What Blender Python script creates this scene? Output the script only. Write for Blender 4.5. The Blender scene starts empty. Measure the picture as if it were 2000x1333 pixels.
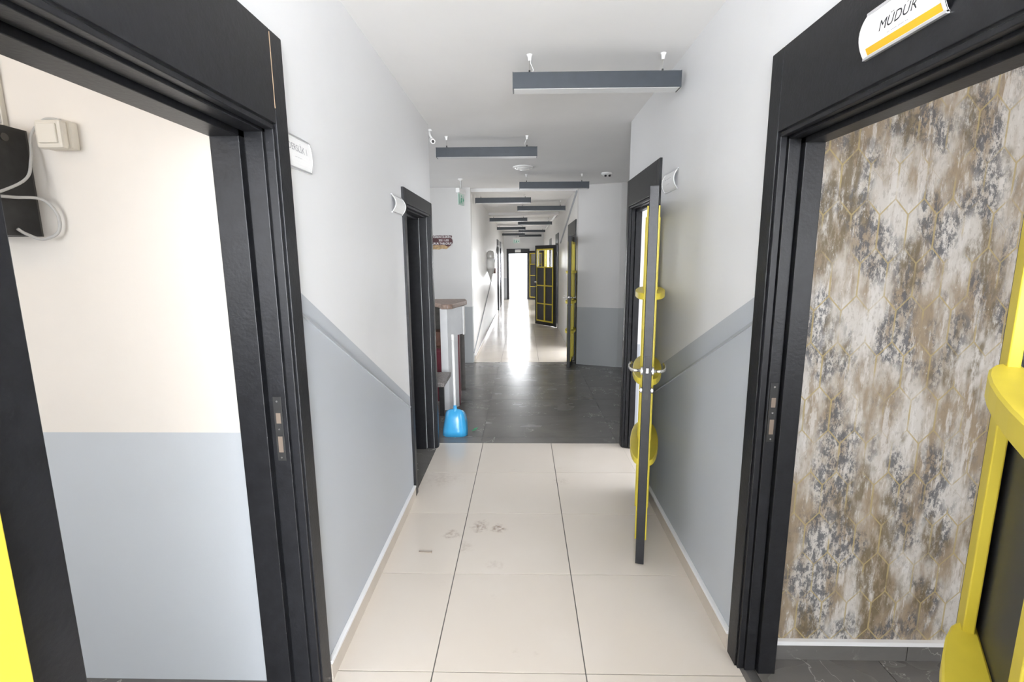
import bpy, bmesh, math, random
from mathutils import Matrix, Vector
random.seed(7)
scene = bpy.context.scene
COL = scene.collection

# ------------------------------------------------------------------ camera
PITCH, YAW, ROLL, EYE, FPX = 0.1679, -0.0246, -0.0070, 1.5996, 938.62
def camera_axes():
    cy, sy, cp, sp = math.cos(YAW), math.sin(YAW), math.cos(PITCH), math.sin(PITCH)
    f = Vector((sy*cp, cy*cp, -sp)); r = Vector((cy, -sy, 0)); u = r.cross(f)
    return r*math.cos(ROLL)+u*math.sin(ROLL), u*math.cos(ROLL)-r*math.sin(ROLL), f
_r, _u, _f = camera_axes()
cam = bpy.data.objects.new('camera', bpy.data.cameras.new('camera')); COL.objects.link(cam)
cam.matrix_world = Matrix(((_r.x, _u.x, -_f.x, 0), (_r.y, _u.y, -_f.y, 0), (_r.z, _u.z, -_f.z, EYE), (0, 0, 0, 1)))
cam.data.sensor_fit = 'HORIZONTAL'; cam.data.sensor_width = 36; cam.data.lens = FPX*36/2000
cam.data.clip_start = 0.02
scene.camera = cam

# ------------------------------------------------------------------ world, window and added fill light, exposure
world = bpy.data.worlds.new('overcast_sky'); scene.world = world; world.use_nodes = True
bg = world.node_tree.nodes['Background']
bg.inputs[0].default_value = (0.93, 0.96, 1.0, 1); bg.inputs[1].default_value = 2.5
def window_light(name, loc, aim, sx, sy, power, color=(0.95, 0.97, 1.0)):
    l = bpy.data.lights.new(name, 'AREA'); l.shape = 'RECTANGLE'; l.size = sx; l.size_y = sy
    l.energy = power; l.color = color
    o = bpy.data.objects.new(name, l); COL.objects.link(o); o.location = loc
    o.rotation_euler = Vector(aim).to_track_quat('-Z', 'Y').to_euler()
    return o
window_light('daylight_corridor_window', (0.05, -3.02, 1.42), (0, 1, 0), 1.5, 2.2, 168, (0.93, 0.96, 1.0))
window_light('daylight_left_room_window', (-2.5, -1.82, 1.72), (0, 1, 0), 1.5, 1.3, 14.5)
window_light('daylight_right_room_window', (2.7, -1.82, 1.55), (0, 1, 0), 2.2, 1.5, 20)
window_light('daylight_classroom_window', (4.38, 3.2, 1.55), (-1, 0, 0), 1.8, 1.5, 48)
window_light('fill_light_hall', (-3.88, 5.6, 1.5), (1, 0, 0), 1.6, 1.4, 3)  # no known window here; weak unseen light added to fill the hall
window_light('daylight_end_window', (-0.2, 22.9, 1.5), (0, -1, 0), 2.4, 1.9, 300)
window_light('fill_light_far_classroom', (3.55, 12.2, 1.6), (-1, 0, 0), 8.4, 1.5, 260)  # unseen source added to brighten the far corridor through its doors
scene.view_settings.view_transform = 'Standard'; scene.view_settings.look = 'None'
scene.view_settings.gamma = 1.0; scene.view_settings.use_curve_mapping = False
scene.view_settings.exposure = 1.0
scene.cycles.use_denoising = True
scene.cycles.max_bounces = 9; scene.cycles.diffuse_bounces = 6
scene.cycles.use_adaptive_sampling = True; scene.cycles.adaptive_threshold = 0.03

# ------------------------------------------------------------------ materials
MATS = {}
def new_mat(name, color=(0.8, 0.8, 0.8), rough=0.5, metal=0.0, spec=0.5, noise=0.0, nscale=8.0, bump=0.0, bscale=60.0):
    m = bpy.data.materials.new(name); m.use_nodes = True; MATS[name] = m
    nt = m.node_tree; b = nt.nodes['Principled BSDF']
    b.inputs['Base Color'].default_value = (*color, 1); b.inputs['Roughness'].default_value = rough
    b.inputs['Metallic'].default_value = metal; b.inputs['Specular IOR Level'].default_value = spec
    if noise or bump:
        pos = nt.nodes.new('ShaderNodeNewGeometry')
    if noise:
        n = nt.nodes.new('ShaderNodeTexNoise'); n.inputs['Scale'].default_value = nscale; n.inputs['Detail'].default_value = 5
        nt.links.new(pos.outputs['Position'], n.inputs['Vector'])
        r = nt.nodes.new('ShaderNodeValToRGB')
        r.color_ramp.elements[0].position = 0.3; r.color_ramp.elements[1].position = 0.7
        r.color_ramp.elements[0].color = (*[c*(1-noise) for c in color], 1); r.color_ramp.elements[1].color = (*[min(1, c*(1+noise)) for c in color], 1)
        nt.links.new(n.outputs['Fac'], r.inputs['Fac']); nt.links.new(r.outputs['Color'], b.inputs['Base Color'])
    if bump:
        n2 = nt.nodes.new('ShaderNodeTexNoise'); n2.inputs['Scale'].default_value = bscale; n2.inputs['Detail'].default_value = 3
        nt.links.new(pos.outputs['Position'], n2.inputs['Vector'])
        bp = nt.nodes.new('ShaderNodeBump'); bp.inputs['Strength'].default_value = bump; bp.inputs['Distance'].default_value = 0.004
        nt.links.new(n2.outputs['Fac'], bp.inputs['Height']); nt.links.new(bp.outputs['Normal'], b.inputs['Normal'])
    return m

class NB:
    """small node-graph helper: math on sockets"""
    def __init__(self, nt): self.nt = nt
    def n(self, t): return self.nt.nodes.new(t)
    def put(self, sock, v):
        if isinstance(v, (int, float)): sock.default_value = v
        elif isinstance(v, tuple): sock.default_value = v
        else: self.nt.links.new(v, sock)
    def m(self, op, a, b=0.0, c=None, clamp=False):
        k = self.n('ShaderNodeMath'); k.operation = op; k.use_clamp = clamp
        self.put(k.inputs[0], a); self.put(k.inputs[1], b)
        if c is not None: self.put(k.inputs[2], c)
        return k.outputs[0]
    def xyz(self):
        g = self.n('ShaderNodeNewGeometry'); s = self.n('ShaderNodeSeparateXYZ')
        self.nt.links.new(g.outputs['Position'], s.inputs[0])
        return s.outputs[0], s.outputs[1], s.outputs[2]
    def vec(self, x, y, z):
        c = self.n('ShaderNodeCombineXYZ'); self.put(c.inputs[0], x); self.put(c.inputs[1], y); self.put(c.inputs[2], z); return c.outputs[0]
    def noise(self, v, scale, detail=4, rough=0.55, dist=0.0):
        k = self.n('ShaderNodeTexNoise'); self.put(k.inputs['Vector'], v)
        k.inputs['Scale'].default_value = scale; k.inputs['Detail'].default_value = detail
        k.inputs['Roughness'].default_value = rough; k.inputs['Distortion'].default_value = dist
        return k.outputs['Fac']
    def step(self, v, lo, hi):
        k = self.n('ShaderNodeMapRange'); k.interpolation_type = 'SMOOTHSTEP'
        self.put(k.inputs[0], v); k.inputs[1].default_value = lo; k.inputs[2].default_value = hi
        return k.outputs[0]
    def mix(self, f, a, b):
        k = self.n('ShaderNodeMix'); k.data_type = 'RGBA'
        self.put(k.inputs['Factor'], f)
        for s, v in ((k.inputs[6], a), (k.inputs[7], b)):
            if isinstance(v, tuple): s.default_value = (*v, 1)
            else: self.nt.links.new(v, s)
        return k.outputs[2]

WHITE, GREY = (0.80, 0.805, 0.815), (0.50, 0.53, 0.57)
def paint_mat(name, lines, upper=WHITE, lower=GREY, rough=0.42, spec=0.4):
    """two-tone wall paint; lines = [(axis, slope, z0, lo, hi)]: grey below z0+slope*axis for lo<axis<hi"""
    m = new_mat(name, upper, rough, spec=spec); nt = m.node_tree; b = nt.nodes['Principled BSDF']; g = NB(nt)
    x, y, z = g.xyz(); mask = 0.0
    for ax, slope, z0, lo, hi in lines:
        a = x if ax == 'x' else y
        t = g.m('MULTIPLY_ADD', a, slope, z0)
        k = g.m('LESS_THAN', z, t)
        k = g.m('MULTIPLY', k, g.m('MULTIPLY', g.m('GREATER_THAN', a, lo), g.m('LESS_THAN', a, hi)))
        mask = k if mask == 0.0 else g.m('MAXIMUM', mask, k)
    v = g.vec(x, y, z)
    n = g.noise(v, 2.2, 5)
    col = g.mix(mask, upper, lower) if mask != 0.0 else g.mix(0.0, upper, upper)
    col2 = g.mix(g.m('MULTIPLY', g.step(n, 0.5, 0.75), 0.07), col, (0.45, 0.44, 0.42))
    nt.links.new(col2, b.inputs['Base Color'])
    n2 = g.noise(v, 45, 3)
    bp = nt.nodes.new('ShaderNodeBump'); bp.inputs['Strength'].default_value = 0.12; bp.inputs['Distance'].default_value = 0.003
    nt.links.new(n2, bp.inputs['Height']); nt.links.new(bp.outputs['Normal'], b.inputs['Normal'])
    return m

paint_left = paint_mat('paint_corridor_left', [('y', -0.545, 2.375, 0.4, 3.2)])
paint_right = paint_mat('paint_corridor_right', [('y', -0.443, 2.251, 0.4, 3.3), ('y', 0.0, 0.90, 3.9, 4.2)])
paint_hall = paint_mat('paint_hall', [('x', 0.0, 0.885, -9, 9)], upper=(0.63, 0.622, 0.61), lower=(0.40, 0.415, 0.42))  # both tones darkened to put the hall's light falloff into the colour
paint_far = paint_mat('paint_far_corridor', [], upper=(0.80, 0.79, 0.77), rough=0.36, spec=0.5)
paint_end = paint_mat('paint_end_wall', [('x', 0.0, 0.86, -9, 9)])
paint_room = paint_mat('paint_left_room', [('x', 0.0, 1.006, -9, 9)], upper=(0.84, 0.79, 0.725), lower=(0.56, 0.595, 0.63))
paint_plain = paint_mat('paint_plain_white', [])
ceil_mat = new_mat('ceiling_paint', (0.79, 0.785, 0.78), 0.8, spec=0.2, noise=0.03, nscale=1.5)
black_paint = new_mat('black_gloss_paint', (0.012, 0.0125, 0.015), 0.38, spec=0.36, noise=0.25, nscale=30, bump=0.15, bscale=90)
black_panel = new_mat('charcoal_panel', (0.035, 0.037, 0.045), 0.4, spec=0.45, noise=0.15, nscale=14)
yellow_paint = new_mat('yellow_paint', (0.70, 0.57, 0.055), 0.42, spec=0.45, noise=0.05, nscale=10)
glass_mat = new_mat('clear_glass', (1, 1, 1), 0.03)
glass_mat.node_tree.nodes['Principled BSDF'].inputs['Transmission Weight'].default_value = 1.0
glass_mat.node_tree.nodes['Principled BSDF'].inputs['IOR'].default_value = 1.1
chrome = new_mat('brushed_chrome', (0.75, 0.74, 0.72), 0.22, metal=1.0)
alu = new_mat('aluminium', (0.78, 0.78, 0.80), 0.35, metal=0.7)
white_plastic = new_mat('white_plastic', (0.82, 0.82, 0.81), 0.35)
ivory_plastic = new_mat('ivory_plastic', (0.78, 0.73, 0.64), 0.4)
paper = new_mat('white_paper', (0.88, 0.88, 0.88), 0.6, spec=0.2)
ink = new_mat('dark_ink', (0.03, 0.03, 0.035), 0.7)
ink_pale = new_mat('pale_ink', (0.38, 0.38, 0.40), 0.7)
orange_print = new_mat('orange_print', (0.85, 0.50, 0.03), 0.6)
fixture_mat = new_mat('anthracite_aluminium', (0.040, 0.048, 0.058), 0.42, metal=0.15, noise=0.08, nscale=20)
diffuser_mat = new_mat('opal_diffuser', (0.70, 0.71, 0.72), 0.5)
grout = new_mat('grey_grout', (0.16, 0.15, 0.14), 0.85, spec=0.2)
grout_dark = new_mat('dark_grout', (0.11, 0.11, 0.11), 0.8, spec=0.2)
skirt_mat = new_mat('beige_tile_skirting', (0.62, 0.56, 0.49), 0.25, noise=0.06, nscale=6)
cable_grey = new_mat('grey_cable', (0.55, 0.54, 0.52), 0.5)
dark_metal = new_mat('dark_metal', (0.02, 0.02, 0.02), 0.5, noise=0.3, nscale=25)
dark_inside = new_mat('dusty_black_metal', (0.085, 0.08, 0.072), 0.6, noise=0.3, nscale=12)
blue_plastic = new_mat('blue_plastic', (0.05, 0.36, 0.68), 0.25, spec=0.6)
wood_top = new_mat('mottled_brown_laminate', (0.27, 0.19, 0.15), 0.4, noise=0.25, nscale=40)
desk_white = new_mat('desk_white_laminate', (0.70, 0.71, 0.72), 0.4, noise=0.04, nscale=9)
maroon = new_mat('maroon_laminate', (0.13, 0.018, 0.03), 0.4, noise=0.2, nscale=9)
brown_wood = new_mat('brown_wood', (0.12, 0.055, 0.035), 0.5, noise=0.3, nscale=14)
stone_grey = new_mat('speckled_grey_stone', (0.22, 0.20, 0.19), 0.45, noise=0.5, nscale=90)
green_mat = new_mat('green_plastic', (0.05, 0.30, 0.14), 0.5)
sign_green = new_mat('exit_sign_green', (0.02, 0.36, 0.20), 0.4)
sign_clear = new_mat('exit_sign_acrylic', (0.70, 0.84, 0.78), 0.15)
poster_red = new_mat('poster_maroon_print', (0.095, 0.035, 0.04), 0.6, noise=0.4, nscale=12)
poster_tan = new_mat('torn_poster_tan', (0.45, 0.31, 0.17), 0.8, noise=0.35, nscale=25)
mirror_grey = new_mat('silver_grey', (0.62, 0.62, 0.61), 0.3, metal=0.4)
rust = new_mat('rusty_steel', (0.25, 0.20, 0.16), 0.5, metal=0.6)

def tile_mat():
    m = new_mat('polished_beige_tile', (0.66, 0.6, 0.53), 0.1, spec=0.5); nt = m.node_tree; b = nt.nodes['Principled BSDF']; g = NB(nt)
    x, y, z = g.xyz(); v = g.vec(x, y, z)
    oi = nt.nodes.new('ShaderNodeObjectInfo')
    base = g.mix(oi.outputs['Random'], (0.655, 0.595, 0.525), (0.70, 0.64, 0.57))
    cloud = g.noise(v, 1.6, 4)
    base = g.mix(g.m('MULTIPLY', g.step(cloud, 0.45, 0.75), 0.5), base, (0.72, 0.67, 0.61))
    # walked-in dirt: sparse smudges where people step, strongest down the middle-left of the corridor
    d1 = g.step(g.noise(v, 9.0, 7, 0.7), 0.60, 0.78)
    where = g.step(g.noise(v, 0.9, 2), 0.42, 0.62)
    base = g.mix(g.m('MULTIPLY', g.m('MULTIPLY', d1, where), 0.30), base, (0.34, 0.27, 0.21))
    # one clear pair of shoe smudges
    for cx, cy, rx, ry, s in ((-0.27, 2.69, 0.055, 0.075, 0.8), (-0.155, 2.665, 0.055, 0.05, 0.9), (-0.43, 2.60, 0.06, 0.05, 0.6), (-0.33, 2.48, 0.05, 0.06, 0.25), (-0.155, 2.32, 0.06, 0.04, 0.22), (0.27, 3.30, 0.07, 0.07, 0.2), (-0.60, 3.32, 0.16, 0.12, 0.2)):
        dx = g.m('DIVIDE', g.m('SUBTRACT', x, cx), rx); dy = g.m('DIVIDE', g.m('SUBTRACT', y, cy), ry)
        rr = g.m('SQRT', g.m('ADD', g.m('MULTIPLY', dx, dx), g.m('MULTIPLY', dy, dy)))
        rr = g.m('ADD', rr, g.m('MULTIPLY', g.m('SUBTRACT', g.noise(v, 22, 4), 0.5), 1.6))
        k = g.m('SUBTRACT', 1.0, g.step(rr, 0.3, 1.15))
        k = g.m('MULTIPLY', k, g.step(g.noise(v, 40, 4), 0.35, 0.65))
        base = g.mix(g.m('MULTIPLY', k, s), base, (0.33, 0.25, 0.20))
    nt.links.new(base, b.inputs['Base Color'])
    rn = g.noise(v, 5, 5)
    rk = nt.nodes.new('ShaderNodeMapRange'); nt.links.new(rn, rk.inputs[0]); rk.inputs[3].default_value = 0.07; rk.inputs[4].default_value = 0.24
    nt.links.new(rk.outputs[0], b.inputs['Roughness'])
    return m
tile_beige = tile_mat()

def marble_mat():
    m = new_mat('dark_grey_marble', (0.07, 0.068, 0.066), 0.15, spec=0.5); nt = m.node_tree; b = nt.nodes['Principled BSDF']; g = NB(nt)
    x, y, z = g.xyz(); oi = nt.nodes.new('ShaderNodeObjectInfo')
    off = g.m('MULTIPLY', oi.outputs['Random'], 37.0)
    v = g.vec(g.m('ADD', x, off), g.m('ADD', y, off), z)
    vs = g.vec(g.m('MULTIPLY', x, 0.45), g.m('ADD', y, off), z)
    c = g.mix(g.noise(vs, 5.0, 8, 0.7, 0.3), (0.095, 0.092, 0.089), (0.175, 0.168, 0.159))
    c = g.mix(g.m('MULTIPLY', g.step(g.noise(vs, 1.6, 5, 0.6, 0.5), 0.45, 0.8), 0.5), c, (0.235, 0.22, 0.20))
    ridge = g.m('ABSOLUTE', g.m('SUBTRACT', g.noise(v, 2.3, 5, 0.6, 1.5), 0.5))
    vein = g.m('SUBTRACT', 1.0, g.step(ridge, 0.0, 0.009))
    vein = g.m('MULTIPLY', vein, g.step(g.noise(v, 2.6, 3), 0.48, 0.60))
    c = g.mix(g.m('MULTIPLY', vein, 0.75), c, (0.48, 0.47, 0.44))
    nt.links.new(c, b.inputs['Base Color'])
    rk = nt.nodes.new('ShaderNodeMapRange'); nt.links.new(g.noise(vs, 3, 3), rk.inputs[0]); rk.inputs[3].default_value = 0.16; rk.inputs[4].default_value = 0.34
    nt.links.new(rk.outputs[0], b.inputs['Roughness'])
    return m
marble = marble_mat()

def wallpaper_mat():
    m = new_mat('distressed_hexagon_wallpaper', (0.5, 0.45, 0.38), 0.55, spec=0.3); nt = m.node_tree; b = nt.nodes['Principled BSDF']; g = NB(nt)
    x, y, z = g.xyz()
    v = g.vec(x, y, z)
    tall = g.vec(g.m('MULTIPLY', x, 3.2), 0.0, g.m('MULTIPLY', z, 1.0))
    tall2 = g.vec(g.m('MULTIPLY', x, 2.0), 3.0, z)
    streak = g.vec(g.m('MULTIPLY', x, 6.0), 7.0, z)
    vfine = g.vec(g.m('MULTIPLY', x, 2.6), 23.0, z)
    c = g.mix(g.step(g.noise(tall, 2.6, 5, 0.6), 0.40, 0.60), (0.54, 0.515, 0.48), (0.30, 0.235, 0.165))
    c = g.mix(g.m('MULTIPLY', g.step(g.noise(streak, 4.2, 7, 0.72), 0.52, 0.60), 0.7), c, (0.62, 0.60, 0.575))
    c = g.mix(g.m('MULTIPLY', g.step(g.noise(vfine, 30.0, 5, 0.7), 0.52, 0.62), 0.35), c, (0.20, 0.17, 0.13))
    big = g.step(g.noise(tall2, 3.8, 3, 0.5), 0.43, 0.58)
    fine = g.step(g.noise(tall2, 22.0, 8, 0.8), 0.455, 0.54)
    c = g.mix(g.m('MULTIPLY', g.m('MULTIPLY', big, fine), 0.88), c, (0.085, 0.088, 0.10))
    ol = g.step(g.noise(g.vec(g.m('MULTIPLY', x, 2.4), 11.0, z), 3.2, 3), 0.52, 0.62)
    c = g.mix(g.m('MULTIPLY', g.m('MULTIPLY', ol, g.step(g.noise(tall, 12, 6, 0.75), 0.38, 0.56)), 0.85), c, (0.15, 0.115, 0.065))
    c = g.mix(g.m('MULTIPLY', g.step(g.noise(g.vec(g.m('MULTIPLY', x, 2.6), 17.0, z), 24, 8, 0.8), 0.575, 0.64), 0.7), c, (0.64, 0.62, 0.59))
    # elongated hexagon net: vertical bars joined by zigzags, each row shifted by half a cell
    def net(w, p, a, ox, oz, t):
        u = g.m('DIVIDE', g.m('ADD', x, ox), w); q = g.m('DIVIDE', g.m('ADD', z, oz), p)
        row = g.m('FLOOR', q); fv = g.m('SUBTRACT', q, row)
        u2 = g.m('SUBTRACT', u, g.m('MULTIPLY', g.m('MODULO', row, 2.0), 0.5))
        d = g.m('ABSOLUTE', g.m('SUBTRACT', u2, g.m('ROUND', u2)))
        bar = g.m('MULTIPLY', g.m('LESS_THAN', d, t/w), g.m('LESS_THAN', fv, a))
        zz = g.m('ABSOLUTE', g.m('SUBTRACT', fv, g.m('MULTIPLY_ADD', d, 2*(1-a), a)))
        zig = g.m('MULTIPLY', g.m('LESS_THAN', zz, 1.25*t/p), g.m('GREATER_THAN', fv, a-0.02))
        return g.m('MAXIMUM', bar, zig)
    worn = g.step(g.noise(v, 7.0, 4), 0.36, 0.56)
    n1 = g.m('MULTIPLY', net(0.096, 0.166, 0.68, 0.02, 0.03, 0.0030), worn)
    n2 = g.m('MULTIPLY', net(0.096, 0.166, 0.68, 0.068, 0.085, 0.0009), g.step(g.noise(v, 4.0, 3), 0.50, 0.66))
    c = g.mix(g.m('MULTIPLY', n1, 0.85), c, (0.40, 0.315, 0.15))
    c = g.mix(g.m('MULTIPLY', n2, 0.5), c, (0.36, 0.29, 0.17))
    nt.links.new(c, b.inputs['Base Color'])
    return m
wallpaper = wallpaper_mat()

# ------------------------------------------------------------------ mesh helpers
class MB:
    def __init__(self): self.bm = bmesh.new()
    def box(self, x0, x1, y0, y1, z0, z1):
        r = bmesh.ops.create_cube(self.bm, size=1.0)
        for v in r['verts']:
            v.co = Vector(((x0+x1)/2+v.co.x*(x1-x0), (y0+y1)/2+v.co.y*(y1-y0), (z0+z1)/2+v.co.z*(z1-z0)))
        return self
    def prism(self, pts, z0, z1, axis='z'):
        """pts: outline; extruded along axis from z0 to z1. axis z: (x,y); axis x: (y,z); axis y: (x,z)"""
        def P(p, h):
            return (p[0], p[1], h) if axis == 'z' else (h, p[0], p[1]) if axis == 'x' else (p[0], h, p[1])
        a = [self.bm.verts.new(P(p, z0)) for p in pts]; b = [self.bm.verts.new(P(p, z1)) for p in pts]
        n = len(pts)
        self.bm.faces.new(a); self.bm.faces.new(b)
        for i in range(n): self.bm.faces.new((a[i], a[(i+1) % n], b[(i+1) % n], b[i]))
        bmesh.ops.recalc_face_normals(self.bm, faces=self.bm.faces[:])
        return self
    def tube(self, pts, r, seg=10, cap=True):
        """round tube through points; r: radius or list"""
        pts = [Vector(p) for p in pts]; n = len(pts); rings = []
        up = Vector((0, 0, 1))
        for i, p in enumerate(pts):
            d = (pts[min(i+1, n-1)]-pts[max(i-1, 0)]).normalized()
            s = d.cross(up)
            if s.length < 1e-3: s = d.cross(Vector((1, 0, 0)))
            s.normalize(); t = d.cross(s).normalized(); rad = r[i] if isinstance(r, (list, tuple)) else r
            rings.append([self.bm.verts.new(p+s*math.cos(2*math.pi*k/seg)*rad+t*math.sin(2*math.pi*k/seg)*rad) for k in range(seg)])
        for i in range(n-1):
            for k in range(seg): self.bm.faces.new((rings[i][k], rings[i][(k+1) % seg], rings[i+1][(k+1) % seg], rings[i+1][k]))
        if cap: self.bm.faces.new(rings[0]); self.bm.faces.new(rings[-1])
        bmesh.ops.recalc_face_normals(self.bm, faces=self.bm.faces[:])
        return self
    def lathe(self, prof, cx, cy, seg=24):
        """prof: (radius, z)"""
        rings = [[self.bm.verts.new((cx+max(r, 1e-4)*math.cos(2*math.pi*k/seg), cy+max(r, 1e-4)*math.sin(2*math.pi*k/seg), z)) for k in range(seg)] for r, z in prof]
        for i in range(len(rings)-1):
            for k in range(seg): self.bm.faces.new((rings[i][k], rings[i][(k+1) % seg], rings[i+1][(k+1) % seg], rings[i+1][k]))
        self.bm.faces.new(rings[0]); self.bm.faces.new(rings[-1])
        bmesh.ops.recalc_face_normals(self.bm, faces=self.bm.faces[:])
        return self
    def bevel(self, w, seg=2):
        es = [e for e in self.bm.edges if len(e.link_faces) == 2 and e.calc_face_angle(0) > 0.6]
        bmesh.ops.bevel(self.bm, geom=es, offset=w, segments=seg, affect='EDGES', profile=0.5)
        return self
    def build(self, name, mat, parent=None, smooth=False, local=False):
        """links ONE mesh object; geometry given in world space (local=True: in the parent's space)"""
        vs = [v.co for v in self.bm.verts]
        lo = Vector([min(v[i] for v in vs) for i in range(3)]); hi = Vector([max(v[i] for v in vs) for i in range(3)])
        org = Vector(((lo.x+hi.x)/2, (lo.y+hi.y)/2, lo.z))
        bmesh.ops.translate(self.bm, verts=self.bm.verts, vec=-org)
        me = bpy.data.meshes.new(name); self.bm.to_mesh(me); self.bm.free()
        me.materials.append(mat)
        if smooth:
            for p in me.polygons: p.use_smooth = True
        o = bpy.data.objects.new(name, me); COL.objects.link(o); o.location = org
        if parent is not None:
            o.parent = parent
            if not local: o.matrix_parent_inverse = parent.matrix_basis.inverted()
        if smooth == 'angle':
            try: me.set_sharp_from_angle(angle=0.6)
            except Exception: pass
        return o
def box(name, x0, x1, y0, y1, z0, z1, mat, parent=None, bev=0.0, local=False):
    b = MB().box(x0, x1, y0, y1, z0, z1)
    if bev: b.bevel(bev)
    return b.build(name, mat, parent, local=local)
def empty(name, loc=(0, 0, 0), rz=0.0):
    o = bpy.data.objects.new(name, None); COL.objects.link(o); o.location = loc; o.rotation_euler = (0, 0, rz)
    o.empty_display_size = 0.1
    return o
def tag(o, label, cat, group=None):
    o['label'] = label; o['category'] = cat
    if group: o['group'] = group
    return o
def struct(o, label=None):
    o['kind'] = 'structure'
    if label: o['label'] = label
    return o
def copy_tree(o, parent=None):
    c = o.copy(); COL.objects.link(c)
    if parent is not None: c.parent = parent; c.matrix_parent_inverse = o.matrix_parent_inverse.copy()
    for ch in list(o.children): copy_tree(ch, c)
    return c
def text_mesh(s, size, shear=0.0, bold=0.0, align='CENTER'):
    """letter shapes as a mesh datablock lying in XY"""
    cu = bpy.data.curves.new('lettering', 'FONT'); cu.body = s; cu.size = size; cu.shear = shear
    cu.align_x = align; cu.align_y = 'CENTER'; cu.offset = bold; cu.resolution_u = 3
    ob = bpy.data.objects.new('lettering', cu); COL.objects.link(ob)
    dg = bpy.context.evaluated_depsgraph_get(); dg.update()
    me = bpy.data.meshes.new_from_object(ob.evaluated_get(dg))
    bpy.data.objects.remove(ob); bpy.data.curves.remove(cu)
    return me

# ------------------------------------------------------------------ the setting
H = 2.66
XL, XR = -0.755, 0.85          # corridor faces
TL, TR = -0.92, 0.967          # room faces of the corridor walls
def wall(name, axis, a0, a1, b0, b1, z0, z1, openings, mat, label=None):
    """axis 'y': runs along y from a0 to a1, thickness x b0..b1; openings (s, e, zb, zt)"""
    mb = MB(); cur = a0
    def put(s, e, zb, zt):
        if e-s < 1e-4 or zt-zb < 1e-4: return
        if axis == 'y': mb.box(b0, b1, s, e, zb, zt)
        else: mb.box(s, e, b0, b1, zb, zt)
    for s, e, zb, zt in sorted(openings):
        put(cur, s, z0, z1); put(s, e, zt, z1); put(s, e, z0, zb); cur = e
    put(cur, a1, z0, z1)
    return struct(mb.build(name, mat), label)

DL, DR = (0.655, 1.51), (0.79, 1.685)          # near door openings (y)
ML, MR = (3.125, 3.925), (3.16, 3.95)           # middle door openings
wall('wall_left', 'y', -3.0, 4.03, TL, XL, 0, H, [(*DL, 0, 2.0), (*ML, 0, 1.95)], paint_left, 'white corridor wall with diagonal grey lower paint on the left')
wall('wall_right', 'y', -3.0, 4.03, XR, TR, 0, H, [(*DR, 0, 2.0), (*MR, 0, 2.0)], paint_right, 'white corridor wall with diagonal grey lower paint on the right')
wall('wall_back', 'x', TL, TR, -3.2, -3.04, 0, H, [(-0.72, 0.82, 0.3, 2.54)], paint_plain)
# hall
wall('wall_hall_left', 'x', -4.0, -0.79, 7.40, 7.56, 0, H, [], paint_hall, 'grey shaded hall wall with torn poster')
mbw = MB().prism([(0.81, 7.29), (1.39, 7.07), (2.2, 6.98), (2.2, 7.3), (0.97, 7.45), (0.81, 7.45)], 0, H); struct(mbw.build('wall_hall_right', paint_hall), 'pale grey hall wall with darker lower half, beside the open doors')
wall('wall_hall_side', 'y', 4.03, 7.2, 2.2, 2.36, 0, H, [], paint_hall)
wall('wall_hall_opening', 'y', 4.1, 7.56, -4.16, -4.0, 0, H, [(4.7, 6.5, 0.8, 2.2)], paint_hall)  # unseen side wall; opening added for the weak hall fill light
# far corridor
FL, FR, FE = -0.79, 0.81, 19.6
FD1, FD2, FD3 = (7.60, 8.74), (11.32, 12.12), (14.2, 15.0)
FLD = ((14.6, 15.3), (16.3, 17.0))
wall('wall_far_left', 'y', 7.56, FE, FL-0.16, FL, 0, H, [(a, b, 0, 2.0) for a, b in FLD], paint_far, 'glossy white wall of the far corridor')
wall('wall_far_right', 'y', 7.45, FE, FR, FR+0.16, 0, H, [(*FD1, 0, 2.0), (*FD2, 0, 2.0), (*FD3, 0, 2.0)], paint_far, 'white door-side wall of the far corridor')
ED = (-0.60, 0.17)
wall('wall_end', 'x', FL-0.2, FR+0.2, FE, FE+0.16, 0, H, [(*ED, 0, 1.83)], paint_end, 'end wall of the far corridor around the bright doorway')
# bright end room
wall('wall_end_room_left', 'y', FE+0.16, 23.2, -1.76, -1.6, 0, H, [], paint_plain)
wall('wall_end_room_right', 'y', FE+0.16, 23.2, 1.4, 1.56, 0, H, [], paint_plain)
wall('wall_end_room_window', 'x', -1.76, 1.56, 23.0, 23.16, 0, H, [(-1.45, 1.1, 0.5, 2.5)], paint_plain)
# classrooms behind the far doors (shallow, lit through their doors)
def shell(name, x0, x1, y0, y1, mat, win=None, skip=()):
    t = 0.12
    if 'x0' not in skip: wall('wall_'+name+'_west', 'y', y0-t, y1+t, x0-t, x0, 0, H, [win[1]] if win and win[0] == 'x0' else [], mat)
    if 'x1' not in skip: wall('wall_'+name+'_east', 'y', y0-t, y1+t, x1, x1+t, 0, H, [win[1]] if win and win[0] == 'x1' else [], mat)
    if 'y0' not in skip: wall('wall_'+name+'_south', 'x', x0, x1, y0-t, y0, 0, H, [win[1]] if win and win[0] == 'y0' else [], mat)
    if 'y1' not in skip: wall('wall_'+name+'_north', 'x', x0, x1, y1, y1+t, 0, H, [win[1]] if win and win[0] == 'y1' else [], mat)
shell('left_room', -4.2, TL, -1.84, 1.59, paint_room, ('y0', (-3.27, -1.73, 1.05, 2.40)), skip=('x1',))
shell('right_room', TR, 4.4, -1.84, 1.735, wallpaper, ('y0', (1.6, 3.8, 0.8, 2.3)), skip=('x0', 'y1'))
struct(box('wall_right_room_north', TR, 4.4, 1.735, 1.8, 0, H, wallpaper), 'wall covered in distressed gold hexagon wallpaper')
shell('classroom', TR, 4.4, 1.95, 4.02, paint_plain, ('x1', (2.3, 4.0, 0.8, 2.3)), skip=('x0',))
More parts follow.
